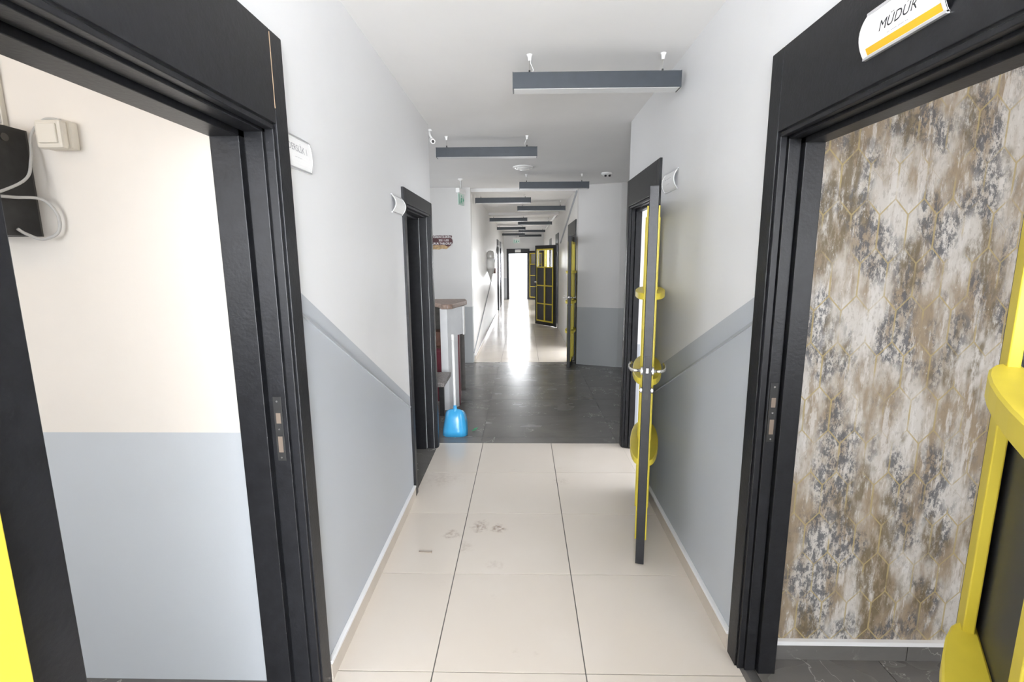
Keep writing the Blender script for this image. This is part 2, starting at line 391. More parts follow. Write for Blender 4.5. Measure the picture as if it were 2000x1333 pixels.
shell('left_store', -2.6, TL, 2.4, 3.98, paint_plain, skip=('x1',))
shell('far_classroom', FR+0.16, 3.6, 7.6, 17.0, paint_plain, ('x1', (7.9, 16.6, 0.8, 2.4)), skip=('x0',))
shell('far_left_room', -3.6, FL-0.16, 14.0, 17.6, paint_plain, skip=('x1',))

struct(box('ceiling', -4.4, 4.6, -3.4, 23.4, H, H+0.12, ceil_mat), 'white corridor ceiling')
# floors: screed slabs carrying the tiles
floor = struct(box('floor', TL, TR, -3.2, 4.036, -0.10, -0.004, grout), 'polished beige tile floor of the near corridor')
floor_hall = struct(box('floor_hall', -4.2, 2.4, 4.036, 7.43, -0.10, -0.004, grout_dark), 'dark grey marble tile floor of the hall')
floor_far = struct(box('floor_far', FL-0.16, FR+0.16, 7.43, 23.2, -0.10, -0.004, grout), 'glaring beige tile floor of the far corridor')
struct(box('floor_end_room', -1.76, 1.56, 19.76, 23.2, -0.2, -0.05, tile_beige))
struct(box('floor_left_room', -4.3, TL+0.165, -1.96, 1.7, -0.2, -0.0005, marble))
floor_rr = struct(box('floor_right_room', XR+0.02, 4.5, -1.96, 1.8, -0.2, -0.004, grout_dark), 'dark grey marble floor of the wallpapered room')
struct(box('floor_classroom', XR, 4.5, 1.83, 4.036, -0.2, -0.003, tile_beige))
struct(box('floor_left_store', -2.7, XL, 2.3, 4.036, -0.2, 0.0, marble))
struct(box('floor_far_classroom', FR, 3.7, 7.45, 17.1, -0.2, -0.003, tile_beige))
struct(box('floor_far_left_room', -3.7, FL, 13.9, 17.7, -0.2, -0.003, tile_beige))

TILE_MESH = {}
def lay(parent, mat, xs, ys, gap, name='tile'):
    for i in range(len(xs)-1):
        for j in range(len(ys)-1):
            w, d = round(xs[i+1]-xs[i], 4), round(ys[j+1]-ys[j], 4)
            key = (w, d, gap, mat.name)
            if key not in TILE_MESH:
                b = MB().box(-w/2+gap/2, w/2-gap/2, -d/2+gap/2, d/2-gap/2, -0.012, 0)
                me = bpy.data.meshes.new(name); b.bm.to_mesh(me); b.bm.free(); me.materials.append(mat); TILE_MESH[key] = me
            o = bpy.data.objects.new(name, TILE_MESH[key]); COL.objects.link(o)
            o.location = ((xs[i]+xs[i+1])/2, (ys[j]+ys[j+1])/2, 0.0)
            o.parent = parent; o.matrix_parent_inverse = parent.matrix_basis.inverted()
GX = [-0.755, -0.3608, 0.2392, 0.85]
lay(floor, tile_beige, GX, [-3.04]+[3.4407-0.6*k for k in range(10, 0, -1)]+[3.4407, 4.034], 0.005)
lay(floor_far, tile_beige, [FL, -0.3608, 0.2392, FR], [7.432]+[7.74+0.6*k for k in range(20)]+[19.76], 0.004)
lay(floor_hall, marble, [-3.98, -2.78, -1.58, -0.38, 0.82, 2.02, 2.2], [4.038, 4.18, 4.78, 5.38, 5.98, 6.58, 7.18, 7.43], 0.003)
lay(floor_rr, marble, [0.905, 1.42, 2.02, 2.62, 3.22, 3.82, 4.4], [-1.84, -1.3, -0.7, -0.1, 0.5, 1.1, 1.723], 0.003)

# skirtings
def skirting(name, side, x, y0, y1):
    s = 1 if side == 'l' else -1
    e = empty(name, (x, (y0+y1)/2, 0)); struct(e, 'beige tile skirting with white painted top edge')
    a, b = sorted((x, x+s*0.017)); box('skirting_tile', a, b, y0, y1, 0.0, 0.072, skirt_mat, e)
    a, b = sorted((x, x+s*0.020)); box('top_edge', a, b, y0, y1, 0.072, 0.086, paint_plain, e, bev=0.003)
skirting('baseboard_left', 'l', XL, 1.592, 3.05)
skirting('baseboard_right', 'r', XR, 1.768, 3.075)
skirting('baseboard_far_left', 'l', FL, 7.58, 14.5)
e = empty('baseboard_right_room', (2.6, 1.72, 0)); struct(e, 'dark marble skirting with white cap under the wallpaper')
for k in range(6):
    x0 = TR+0.003+k*0.56; box('skirting_tile', x0, min(x0+0.557, 4.38), 1.722, 1.735, 0, 0.068, marble, e)
box('cap_strip', TR, 4.38, 1.718, 1.735, 0.068, 0.086, paint_plain, e)
# diagonal battens on the walls
def batten(name, x, side, p0, p1, mat, w=0.010, d=0.007):
    (ya, za), (yb, zb) = p0, p1; dx = yb-ya; dz = zb-za; L = math.hypot(dx, dz); nx, nz = -dz/L*w/2, dx/L*w/2
    a, b = sorted((x, x+side*d))
    struct(MB().prism([(ya-nx, za-nz), (yb-nx, zb-nz), (yb+nx, zb+nz), (ya+nx, za+nz)], a, b, 'x').build(name, mat), 'thin grey batten running diagonally across the wall')
batten_mat = new_mat('grey_batten_paint', (0.40, 0.42, 0.45), 0.5)
batten('trim_1', XL, 1, (1.592, 1.428), (3.05, 0.640), batten_mat)
batten('trim_2', XR, -1, (1.768, 1.370), (3.05, 0.745), batten_mat)
batten('trim_3', FL, 1, (7.45, 0.15), (12.0, 1.14), batten_mat, 0.02, 0.012)
batten('trim_4', FR, -1, (7.47, 2.60), (10.6, 1.95), batten_mat, 0.03, 0.02)
# shallow ceiling beams of the far corridor
for k, y in enumerate((7.5, 11.3, 15.0, 18.4)):
    struct(box('trim_%d' % (5+k), FL, FR, y, y+0.28, H-0.05, H, ceil_mat), 'shallow ceiling beam across the far corridor')
tr = box('cable_trunking', 0.735, 0.79, 11.6, 17.5, H-0.035, H, white_plastic); tag(tr, 'white cable trunking along the far corridor ceiling above the doors', 'trunking')

# ------------------------------------------------------------------ door frames (black)
def door_frame(n, face, back, y0, y1, ztop, outer_top, aw=0.075, label=None, both=False):
    """frame in a wall running along y; face = corridor side x, back = room side x"""
    s = 1 if back > face else -1           # from the corridor into the room
    e = empty('door_%d' % n, (face, (y0+y1)/2, 0)); struct(e, label)
    fx = face-s*0.016; D = abs(back-face)
    def bx(name, xa, xb, ya, yb, za, zb, bev=0.002):
        a, b = sorted((xa, xb)); return box(name, a, b, ya, yb, za, zb, black_paint, e, bev)
    for sd in (0, 1):
        yi = (y0, y1)[sd]; k = (1, -1)[sd]        # k: from the jamb into the opening
        # architrave with a narrow inner lip
        a, b = sorted((yi-k*aw, yi-k*0.004)); bx('architrave', fx, face+s*0.002, a, b, 0, outer_top)
        a, b = sorted((yi-k*0.002, yi+k*0.010)); bx('jamb_lip', fx+s*0.006, face+s*0.10*D, a, b, 0, ztop)
        a, b = sorted((yi-k*0.004, yi+k*0.018)); bx('jamb', face+s*0.12*D, face+s*0.46*D, a, b, 0, ztop)
        a, b = sorted((yi-k*0.004, yi+k*0.034)); bx('door_stop', face+s*0.50*D, back+s*0.006, a, b, 0, ztop)
    bx('header_panel', fx, face+s*0.002, y0-0.002, y1+0.002, ztop+0.006, outer_top)
    bx('head_lip', fx+s*0.006, face+s*0.10*D, y0, y1, ztop-0.012, ztop+0.002)
    bx('head_jamb', face+s*0.12*D, face+s*0.46*D, y0, y1, ztop-0.020, ztop)
    bx('head_stop', face+s*0.50*D, back+s*0.006, y0, y1, ztop-0.036, ztop)
    return e
door_frame(1, XL, TL, *DL, 2.0, 2.268, label='black door frame of the white-walled room at the left')
door_frame(2, XR, TR, *DR, 2.0, 2.264, label='black door frame of the wallpapered room')
door_frame(3, XL, TL, *ML, 1.95, 2.05, aw=0.06, label='black door frame by the corridor end on the left')
door_frame(4, XR, 0.93, *MR, 2.0, 2.208, aw=0.065, label='black door frame behind the half-open door')
door_frame(5, FR, FR+0.16, *FD1, 2.0, 2.2, label='dark door frame at the start of the far corridor')
door_frame(6, FR, FR+0.16, *FD2, 2.0, 2.2, label='dark door frame behind the open grid door')
door_frame(7, FR, FR+0.16, *FD3, 2.0, 2.2, label='farthest dark door frame on the door side')
door_frame(8, FL, FL-0.16, *FLD[0], 2.0, 2.2, label='narrow dark door frame in the glossy far wall')
door_frame(9, FL, FL-0.16, *FLD[1], 2.0, 2.2, label='last dark door frame in the glossy far wall')
e = struct(empty('door_10', (-0.21, FE, 0)), 'black frame of the bright doorway ending the corridor')
for a, b in ((ED[0]-0.075, ED[0]), (ED[1], ED[1]+0.075)):
    box('architrave', a, b, FE-0.02, FE+0.0, 0, 2.03, black_paint, e, 0.003)
for a, b in ((ED[0], ED[0]+0.02), (ED[1]-0.02, ED[1])):
    box('jamb', a, b, FE, FE+0.16, 0, 1.83, black_paint, e, 0.003)
box('header_panel', ED[0], ED[1], FE-0.02, FE, 1.83, 2.03, black_paint, e, 0.003)

raw_wood = new_mat('bare_wood_crack', (0.42, 0.30, 0.20), 0.8)
d1 = bpy.data.objects['door_1']
box('seam_crack', XL+0.0145, XL+0.0168, DL[1]+0.0018, DL[1]+0.0040, 2.05, 2.26, raw_wood, d1)['label'] = 'bare wood showing in the split seam'
# strike plates on the two near far-jambs
def strike(x, y, parent_label, name='strike_plate'):
    e = empty(name, (x, y, 0.94)); tag(e, parent_label, 'strike plate')
    box('plate', x-0.014, x+0.014, y-0.0025, y, 0.945, 1.165, dark_metal, e, 0.001)
    box('latch_hole', x-0.007, x+0.008, y-0.0032, y-0.0024, 1.075, 1.11, rust, e)
    box('bolt_hole', x-0.007, x+0.008, y-0.0032, y-0.0024, 0.975, 1.03, rust, e)
    for z in (1.15, 1.055, 0.957):
        MB().tube([(x, y-0.0024, z), (x, y-0.0042, z)], 0.0035, 8).build('screw', chrome, e)
strike(XL-0.048, DL[1]-0.018, 'dark steel strike plate in the jamb beside the white-walled room')
strike(XR+0.034, DR[1]-0.018, 'dark steel strike plate in the jamb beside the wallpapered room')

# ------------------------------------------------------------------ door leaves with yellow grids and half-round shelves
LH, LT = 1.925, 0.043
RZ0, RZ1 = 0.08, 1.845
def shelf_outline(x0, x1, p, k=14):
    cx, a = (x0+x1)/2, (x1-x0)/2
    return [(cx-a*math.cos(math.pi*i/k), p*max(0.0, math.sin(math.pi*i/k))**0.8) for i in range(k+1)]
def make_leaf(name, label, hinge, free_dir, hs=0.09, fs=0.10, shelves=True, handle=True, rim_w=0.048, faces=(-1, 1), bulge=0.058, group=None, base=0.008, width=0.84):
    """hinge: (x, y) of the hinge edge centre; free_dir: direction from the hinge to the free edge"""
    LW = width
    rz = math.atan2(free_dir[1], free_dir[0])
    e = empty(name, (hinge[0], hinge[1], base), rz); tag(e, label, 'door', group or 'black doors with yellow grids'); e['kind'] = 'thing'
    def b(nm, x0, x1, y0, y1, z0, z1, mat, par=None, bev=0.002):
        return box(nm, x0, x1, y0, y1, z0, z1, mat, par or e, bev, local=True)
    h = LT/2; fx0, fx1 = hs, LW-fs
    b('stile', 0, hs+0.01, -h, h, 0, LH, black_paint); b('stile', LW-fs-0.01, LW, -h, h, 0, LH, black_paint)
    b('rail', hs+0.01, LW-fs-0.01, -h, h, 0, RZ0+0.01, black_paint); b('rail', hs+0.01, LW-fs-0.01, -h, h, RZ1-0.01, LH, black_paint)
    rows = [RZ0+(RZ1-RZ0)*k/4 for k in range(5)]; cx = (fx0+fx1)/2
    for r in range(4):
        for x0, x1 in ((fx0+0.01, cx-0.002), (cx+0.002, fx1-0.01)):
            if r < 3: b('panel', x0, x1, -h+0.007, h-0.007, rows[r]+0.004, rows[r+1]-0.004, black_panel)
            else: b('pane', x0, x1, -0.003, 0.003, rows[r]+0.004, rows[r+1]-0.004, glass_mat, bev=0)
    for s in faces:
        y0, y1 = sorted((s*h, s*(h+0.009)))
        b('rim_strip', fx0, fx0+rim_w, *sorted((s*h, s*(h+0.015))), RZ0, RZ1, yellow_paint); b('rim_strip', fx1-rim_w*0.6, fx1, y0, y1, RZ0, RZ1, yellow_paint)
        b('rim_strip', fx0+rim_w, fx1-rim_w*0.6, y0, y1, RZ0, RZ0+0.035, yellow_paint); b('rim_strip', fx0+rim_w, fx1-rim_w*0.6, y0, y1, RZ1-0.035, RZ1, yellow_paint)
        ym0, ym1 = sorted((s*(h-0.008), s*(h+0.018)))
        b('muntin', cx-0.018, cx+0.018, ym0, ym1, RZ0+0.03, RZ1-0.03, yellow_paint)
        for z in rows[1:4]:
            if shelves:
                pts = [(p[0], s*(h+p[1]-0.006)) for p in shelf_outline(fx0+0.008, fx1-0.004, bulge+0.006)]
                mb = MB().prism(pts, z-0.017, z+0.017); mb.bevel(0.003, 1); mb.build('shelf', yellow_paint, e, local=True)
            else:
                b('crossbar', fx0+rim_w, fx1-rim_w*0.6, ym0, ym1, z-0.013, z+0.013, yellow_paint)
    if handle:
        hx = LW-0.052
        b('lock_plate', LW-0.0005, LW+0.0015, -0.011, 0.011, 0.90, 1.12, dark_metal, bev=0.0005)
        b('latch', LW+0.001, LW+0.006, -0.006, 0.006, 1.035, 1.06, chrome, bev=0.001)
        for s in (-1, 1):
            ro = MB().tube([(hx, s*h, 1.035), (hx, s*(h+0.010), 1.035)], 0.024, 18).build('rosette', chrome, e, local=True)
            pts = [(hx, s*(h+0.006), 1.035), (hx, s*(h+0.042), 1.035), (hx-0.004, s*(h+0.056), 1.037), (hx-0.016, s*(h+0.064), 1.043), (hx-0.05, s*(h+0.065), 1.050), (hx-0.105, s*(h+0.062), 1.053)]
            MB().tube(pts, 0.0085, 10).build('lever', chrome, ro, smooth=True)
            MB().tube([(hx, s*h, 0.935), (hx, s*(h+0.010), 0.935)], 0.016, 16).build('key_escutcheon', chrome, e, local=True)
    for z in (0.25, 1.0, 1.72):
        MB().tube([(-0.004, 0, z-0.045), (-0.004, 0, z+0.045)], 0.0075, 8).build('hinge', dark_metal, e, local=True)
    return e
make_leaf('panelled_door', 'black door edge-on with yellow half-round shelves and chrome levers, open against the white wall', (0.815, 3.135), (-0.207, -0.812))
make_leaf('panelled_door', 'door with large bright yellow half-round shelves in front of the hexagon wallpaper', (0.822, 0.803), (-0.57, -0.82), base=0.018)
make_leaf('panelled_door', 'black door stile with a yellow strip at the lower left edge of the picture', (-0.708, 0.640), (-0.01, -1), hs=0.083)
make_leaf('panelled_door', 'dark door seen edge-on at the mouth of the far corridor, yellow shelves beside it', (0.772, 7.60), (-0.115, -0.62), width=0.62, hs=0.06, fs=0.07, rim_w=0.03)
make_leaf('panelled_door', 'door facing us in the far corridor with a full yellow grid over dark panels', (0.775, 11.36), (-0.47, 0.70), hs=0.10, fs=0.07, shelves=False, rim_w=0.03)
make_leaf('panelled_door', 'pale-rimmed panelled door half hidden at the far end beside the bright doorway', (0.20, 19.54), (0.62, -0.57), shelves=False, rim_w=0.03)

# ------------------------------------------------------------------ suspended linear lights
def make_light():
    e = empty('pendant_light', (0, 0, 0))
    L, hh, d = 0.875, 0.080, 0.085
    mb = MB().box(-L/2, L/2, -d/2, d/2, 0.0, hh); mb.bevel(0.002, 1); mb.build('housing', fixture_mat, e, local=True)
    box('diffuser', -L/2+0.006, L/2-0.006, -d/2+0.004, d/2-0.004, -0.0015, 0.004, diffuser_mat, e, local=True)
    for x in (-L/2, L/2): box('end_cap', x-0.002, x+0.002, -d/2, d/2, -0.001, hh+0.001, fixture_mat, e, local=True)
    for s in (-1, 1):
        x = s*0.35
        MB().tube([(x, 0, hh), (x, 0, hh+0.022)], 0.005, 8).build('cable_grip', dark_metal, e, local=True)
        MB().tube([(x, 0, hh+0.02), (x, 0, H-2.482)], 0.0018, 6).build('wire', chrome, e, local=True)
        MB().lathe([(0.008, H-2.482-0.03), (0.010, H-2.482-0.012), (0.016, H-2.482)], x, 0, 12).build('ceiling_cap', white_plastic, e, local=True)
    pts = [(-0.35+0.012, 0.01, hh), (-0.35+0.02, 0.014, hh+0.03), (-0.35+0.006, 0.01, hh+0.06), (-0.35+0.01, 0.006, H-2.482)]
    MB().tube(pts, 0.0025, 6).build('power_cable', white_plastic, e, smooth=True, local=True)
    return e
lp = [(0.385, 2.745, 'dark linear pendant light nearest to us, over the corridor'),
      (-0.317, 4.41, 'second dark linear pendant light, over the start of the marble floor'),
      (0.39, 6.34, 'third dark linear pendant light, last one in the hall'),
      (-0.318, 7.85, 'fourth dark linear pendant light, first one in the far corridor'),
      (0.33, 9.1, 'fifth dark linear pendant light from us, right-hand row'),
      (-0.346, 11.55, 'sixth dark linear pendant light from us, left-hand row'),
      (0.30, 12.75, 'seventh dark linear pendant light from us, right-hand row'),
      (-0.373, 14.8, 'eighth dark linear pendant light from us, left-hand row'),
      (0.28, 16.2, 'ninth dark linear pendant light from us, right-hand row'),
      (-0.383, 18.3, 'tenth pendant light, left of the last two before the end wall'),
      (0.27, 19.3, 'eleventh pendant light, right of the last two before the end wall')]
light0 = make_light()
for i, (x, y, lab) in enumerate(lp):
    o = light0 if i == 0 else copy_tree(light0)
    o.location = (x, y, 2.482); o.rotation_euler.z = (0.012, 0.006, 0.02)[i] if i < 3 else 0.0
    if x < 0: o.rotation_euler.z += math.pi
    tag(o, lab, 'pendant light', 'suspended linear lights')

# ------------------------------------------------------------------ bowed name plates
def name_plate(name, label, x, side, yc, zc, L, hgt, bow, lines, stripe=False, ends=True):
    """plate on a wall x=const; side = direction of the normal; lines: (text, size, dz, mat, shear)"""
    e = empty(name, (x, yc, zc)); tag(e, label, 'name plate', 'bowed door name plates')
    k = 10
    def arc(t): return bow*(1-(2*t-1)**2)
    def prof(off, z0=0.0, z1=1.0): return [(arc(z0+(z1-z0)*i/k)+off, -hgt/2+hgt*(z0+(z1-z0)*i/k)) for i in range(k+1)]
    def strip(nm, off0, off1, y0, y1, mat, z0=0.0, z1=1.0):
        o, i_ = prof(off1, z0, z1), prof(off0, z0, z1)
        pts = [(x+side*a, zc+b_) for a, b_ in o]+[(x+side*a, zc+b_) for a, b_ in reversed(i_)]
        return MB().prism(pts, y0, y1, 'y').build(nm, mat, e)
    strip('holder', 0.001, 0.003, yc-L/2, yc+L/2, alu)
    strip('insert_sheet', 0.003, 0.0038, yc-L/2+0.006, yc+L/2-0.006, paper, 0.03, 0.97)
    for yy in (yc-L/2, yc+L/2-0.004): strip('end_rib', 0.0, 0.006, yy, yy+0.004, white_plastic)
    for z0 in (0.0, 1.0): box('edge_rail', *sorted((x, x+side*0.008)), yc-L/2, yc+L/2, zc-hgt/2+z0*hgt-0.003, zc-hgt/2+z0*hgt+0.003, alu, e)
    if stripe: strip('orange_stripe', 0.0038, 0.0041, yc-L/2+0.008, yc+L/2-0.016, orange_print, 0.05, 0.19)
    for txt, size, dz, mat, shear, bold in lines:
        me = text_mesh(txt, size, shear, bold)
        for v in me.vertices:
            a, b_ = v.co.x, v.co.y+dz
            t = (b_+hgt/2)/hgt
            v.co = Vector((side*(arc(t)+0.0046), side*a, b_))
        me.materials.append(mat)
        o = bpy.data.objects.new('lettering', me); COL.objects.link(o); o.location = (x, yc, zc); o.parent = e; o.matrix_parent_inverse = e.matrix_basis.inverted()
    return e
def fine_print(n, seed):
    r = random.Random(seed); return ' '.join('-'*r.randint(2, 4) for _ in range(n))
name_plate('name_plate', 'white bowed plate reading MÜDÜR with an orange stripe, on the black header', XR-0.016, -1, 1.170, 2.122, 0.235, 0.100, 0.016,
           [('MÜDÜR', 0.031, -0.004, ink, 0.25, 0.0), (fine_print(4, 3), 0.013, -0.0235, ink_pale, 0.25, 0.0)], stripe=True)
name_plate('name_plate', 'white plate reading DERSLİK 1 beside the black frame of the white-walled room', XL, 1, 1.655, 1.953, 0.21, 0.100, 0.008,
           [('DERSLİK 1', 0.030, 0.012, ink_pale, 0.0, 0.0), (fine_print(3, 5), 0.012, -0.014, ink_pale, 0.0, 0.0)])
name_plate('name_plate', 'bowed white plate seen end-on before the middle door on the left wall', XL, 1, 2.94, 1.925, 0.23, 0.098, 0.024,
           [])
name_plate('name_plate', 'bowed white plate seen end-on above the half-open yellow-shelved door', XR, -1, 2.88, 2.035, 0.23, 0.105, 0.022,
           [(fine_print(3, 9), 0.03, 0.014, ink_pale, 0.0, 0.0), (fine_print(4, 8), 0.016, -0.016, ink_pale, 0.0, 0.0)])
p = name_plate('name_plate', 'small white plate on the header above the bright end doorway', 0, 1, 0, 0, 0.23, 0.10, 0.012, [])
p.location = (-0.22, FE-0.022, 1.94); p.rotation_euler.z = -math.pi/2

# ------------------------------------------------------------------ things in the left room
e = tag(empty('equipment_cabinet', (-1.70, 1.54, 1.68)), 'open black metal cabinet with cables on the wall of the white-walled room', 'cabinet')
cx0, cx1, cy0, cy1, cz0, cz1 = -1.95, -1.585, 1.455, 1.588, 1.685, 2.015
box('back_plate', cx0, cx1, cy1-0.006, cy1, cz0, cz1, dark_inside, e)
box('side_plate', cx1-0.006, cx1, cy0, cy1-0.006, cz0, cz1, dark_metal, e); box('side_plate', cx0, cx0+0.006, cy0, cy1-0.006, cz0, cz1, dark_metal, e)
box('top_plate', cx0+0.006, cx1-0.006, cy0, cy1-0.006, cz1-0.006, cz1, dark_metal, e); box('bottom_plate', cx0+0.006, cx1-0.006, cy0, cy1-0.006, cz0, cz0+0.006, dark_metal, e)
box('front_flange', cx1-0.03, cx1-0.006, cy0, cy0+0.004, cz0+0.006, cz1-0.006, dark_inside, e)
box('front_door', cx0+0.01, cx1-0.035, cy0+0.012, cy0+0.018, cz0+0.012, cz1-0.012, dark_inside, e)
MB().tube([(cx1, cy0+0.06, cz1-0.035), (cx1+0.002, cy0+0.06, cz1-0.035)], 0.012, 14).build('knockout', dark_inside, e)
def cable(name, label, pts, r, mat):
    # smooth the polyline (Catmull-Rom) before sweeping it
    P = [Vector(q) for q in pts]; out = []
    for i in range(len(P)-1):
        p0, p1, p2, p3 = P[max(i-1, 0)], P[i], P[i+1], P[min(i+2, len(P)-1)]
        for t in [k/8 for k in range(8)]:
            out.append(0.5*((2*p1)+(p2-p0)*t+(2*p0-5*p1+4*p2-p3)*t*t+(3*p1-p0-3*p2+p3)*t**3))
    out.append(P[-1])
    return tag(MB().tube(out, r, 8).build(name, mat, None, smooth=True), label, 'cable', 'cables of the black cabinet')
cable('cable', 'pale cable looping from behind the switch box down across the black cabinet',
      [(-1.46, 1.578, 2.043), (-1.51, 1.577, 2.046), (-1.555, 1.572, 2.0), (-1.553, 1.555, 1.92), (-1.555, 1.52, 1.85), (-1.60, 1.40, 1.775), (-1.70, 1.40, 1.745), (-1.85, 1.42, 1.75)], 0.0042, cable_grey)
cable('cable', 'grey cable curling out of the cabinet side in a loop against the white wall',
      [(-1.80, 1.445, 1.825), (-1.66, 1.44, 1.80), (-1.60, 1.443, 1.80), (-1.57, 1.50, 1.80), (-1.54, 1.555, 1.80), (-1.51, 1.57, 1.755), (-1.515, 1.57, 1.70), (-1.55, 1.55, 1.675), (-1.572, 1.52, 1.69), (-1.5775, 1.50, 1.705)], 0.0048, cable_grey)
cable('cable', 'thin pale wire arching inside the black cabinet front',
      [(-1.85, 1.445, 1.79), (-1.72, 1.44, 1.785), (-1.66, 1.445, 1.765), (-1.625, 1.46, 1.735)], 0.0042, cable_grey)
e = tag(empty('switch_box', (-1.46, 1.59, 1.95)), 'ivory surface-mounted switch box on the wall of the white-walled room', 'switch')
box('back_box', -1.50, -1.415, 1.557, 1.589, 1.952, 2.037, ivory_plastic, e, 0.006)
box('cover', -1.504, -1.420, 1.530, 1.557, 1.950, 2.034, ivory_plastic, e, 0.008)
box('rocker', -1.492, -1.432, 1.524, 1.531, 1.964, 2.022, ivory_plastic, e, 0.003)
e = tag(empty('wire_duct', (-1.66, 1.58, 2.03)), 'pale plastic wire duct rising from the black cabinet to the ceiling', 'duct')
box('channel', -1.685, -1.640, 1.572, 1.589, 2.03, H, ivory_plastic, e, 0.002)
box('cover_strip', -1.680, -1.645, 1.567, 1.573, 2.035, H, white_plastic, e, 0.002)
def room_lamp(name, label, x, y, power):
    e = tag(empty(name, (x, y, H)), label, 'lamp')
    MB().lathe([(0.07, H), (0.07, H-0.02), (0.05, H-0.03)], x, y, 20).build('canopy', white_plastic, e, smooth='angle')
    g = new_mat('lit_opal_glass', (1, 0.9, 0.75), 0.4); b = g.node_tree.nodes['Principled BSDF']
    b.inputs['Emission Color'].default_value = (1.0, 0.72, 0.44, 1); b.inputs['Emission Strength'].default_value = power
    MB().lathe([(0.05, H-0.03), (0.13, H-0.07), (0.15, H-0.13), (0.12, H-0.19), (0.05, H-0.22)], x, y, 24).build('globe', g, e, smooth=True)
room_lamp('ceiling_globe_lamp', 'warm globe lamp on the ceiling of the white-walled room', -2.3, 0.3, 5)
room_lamp('ceiling_globe_lamp', 'warm globe lamp on the ceiling of the wallpapered room', 2.5, 0.3, 6)

# ------------------------------------------------------------------ hall things
e = tag(empty('reception_desk', (-0.95, 5.3, 0)), 'white reception counter with mottled brown top behind the corner', 'reception desk')
mb = MB().prism([(-0.775, 4.90), (-0.735, 4.93), (-0.64, 5.42), (-0.68, 5.62), (-1.55, 5.62), (-1.55, 5.32), (-1.12, 5.28), (-0.98, 5.20), (-0.90, 5.06), (-0.845, 4.90)], 1.10, 1.15); mb.bevel(0.008, 2); mb.build('counter_top', wood_top, e)
MB().prism([(-0.875, 4.98), (-0.80, 4.98), (-0.715, 5.13), (-0.79, 5.17)], 0, 1.10).build('pillar', desk_white, e)
MB().prism([(-0.80, 4.975), (-0.672, 5.20), (-0.665, 5.26), (-0.74, 5.30), (-0.80, 5.18)], 0.80, 1.10).build('fascia', desk_white, e)
MB().prism([(-0.668, 5.205), (-0.652, 5.215), (-0.648, 5.27), (-0.664, 5.27)], 0.79, 1.10).build('edge_board', white_plastic, e)
MB().prism([(-0.725, 5.16), (-0.708, 5.17), (-0.78, 5.9), (-0.80, 5.9)], 0, 0.80).build('front_panel', maroon, e)
MB().prism([(-1.5, 5.60), (-0.70, 5.60), (-0.70, 5.58), (-1.5, 5.58)], 0.05, 1.10).build('back_panel', dark_inside, e)
e = tag(empty('drawer_cabinet', (-1.1, 5.4, 0)), 'maroon and brown cabinet tucked behind the reception counter', 'cabinet')
box('body', -1.32, -0.915, 5.30, 5.56, 0.0, 0.62, maroon, e, 0.004); box('top', -1.33, -0.905, 5.29, 5.565, 0.62, 0.635, brown_wood, e, 0.003)
box('upper_box', -1.28, -0.92, 5.34, 5.55, 0.636, 0.80, brown_wood, e, 0.006); box('drawer', -1.30, -0.93, 5.29, 5.30, 0.36, 0.58, maroon, e, 0.003)
e = tag(empty('low_table', (-1.0, 4.63, 0)), 'low table with speckled stone top and black legs beside the counter', 'table')
mb = MB().box(-1.30, -0.757, 4.42, 4.86, 0.405, 0.45); mb.bevel(0.004, 1); mb.build('table_top', stone_grey, e)
for x, y in ((-0.85, 4.80), (-1.24, 4.80), (-0.90, 4.47), (-1.24, 4.47)): box('leg', x-0.025, x+0.025, y-0.02, y+0.02, 0, 0.405, dark_metal, e, 0.003)

# long-handled dustpan standing by the corner
e = tag(empty('dustpan', (-0.635, 4.22, 0)), 'bright blue dustpan with long white handle standing on the marble floor', 'dustpan')
mb = MB(); rows_ = []
prof = [(0.0, 0.112, 0.0, 0.020), (0.05, 0.112, -0.004, 0.035), (0.12, 0.103, 0.004, 0.05), (0.17, 0.094, 0.014, 0.045), (0.205, 0.084, 0.026, 0.03), (0.225, 0.070, 0.042, 0.015), (0.238, 0.048, 0.055, 0.0), (0.243, 0.02, 0.062, 0.0)]
DX, DY = -0.637, 4.19
for z, w, y, d in prof:      # an open scoop: front skin bowed towards us, two cheeks going back
    row = []
    for i in range(13):
        t = -1+2*i/12
        yy = y+ (d*2.2)*(abs(t)**5) - 0.012*(1-t*t)
        row.append(mb.bm.verts.new((DX+w*math.copysign(abs(t)**0.85, t), DY+yy, z)))
    rows_.append(row)
for a in range(len(rows_)-1):
    for i in range(12): mb.bm.faces.new((rows_[a][i], rows_[a][i+1], rows_[a+1][i+1], rows_[a+1][i]))
bmesh.ops.recalc_face_normals(mb.bm, faces=mb.bm.faces[:])
g = bmesh.ops.solidify(mb.bm, geom=mb.bm.faces[:], thickness=0.004)
mb.build('scoop', blue_plastic, e, smooth=True)
MB().tube([(DX+0.004, DY+0.03, 0.20), (DX+0.004, DY+0.055, 0.245), (DX+0.002, DY+0.06, 0.28)], [0.016, 0.018, 0.015], 14).build('handle_socket', blue_plastic, e, smooth=True)
MB().tube([(DX+0.002, DY+0.06, 0.26), (DX-0.004, DY+0.09, 0.60), (DX-0.010, DY+0.12, 0.88)], 0.0125, 12).build('handle', white_plastic, e, smooth=True)
MB().tube([(DX-0.010, DY+0.12, 0.88), (DX-0.011, DY+0.124, 0.93)], [0.014, 0.012], 12).build('handle_grip', white_plastic, e, smooth=True)
mb = MB()
for k in range(5): mb.tube([(-0.49, 4.33, 0.004), (-0.475+0.006*k, 4.32+0.01*k, 0.015+0.006*(k % 3)), (-0.455+0.004*k, 4.30+0.018*k, 0.022)], 0.003, 5)
tag(mb.build('plastic_scrap', green_mat), 'tiny green scrap on the marble beside the blue dustpan', 'litter')
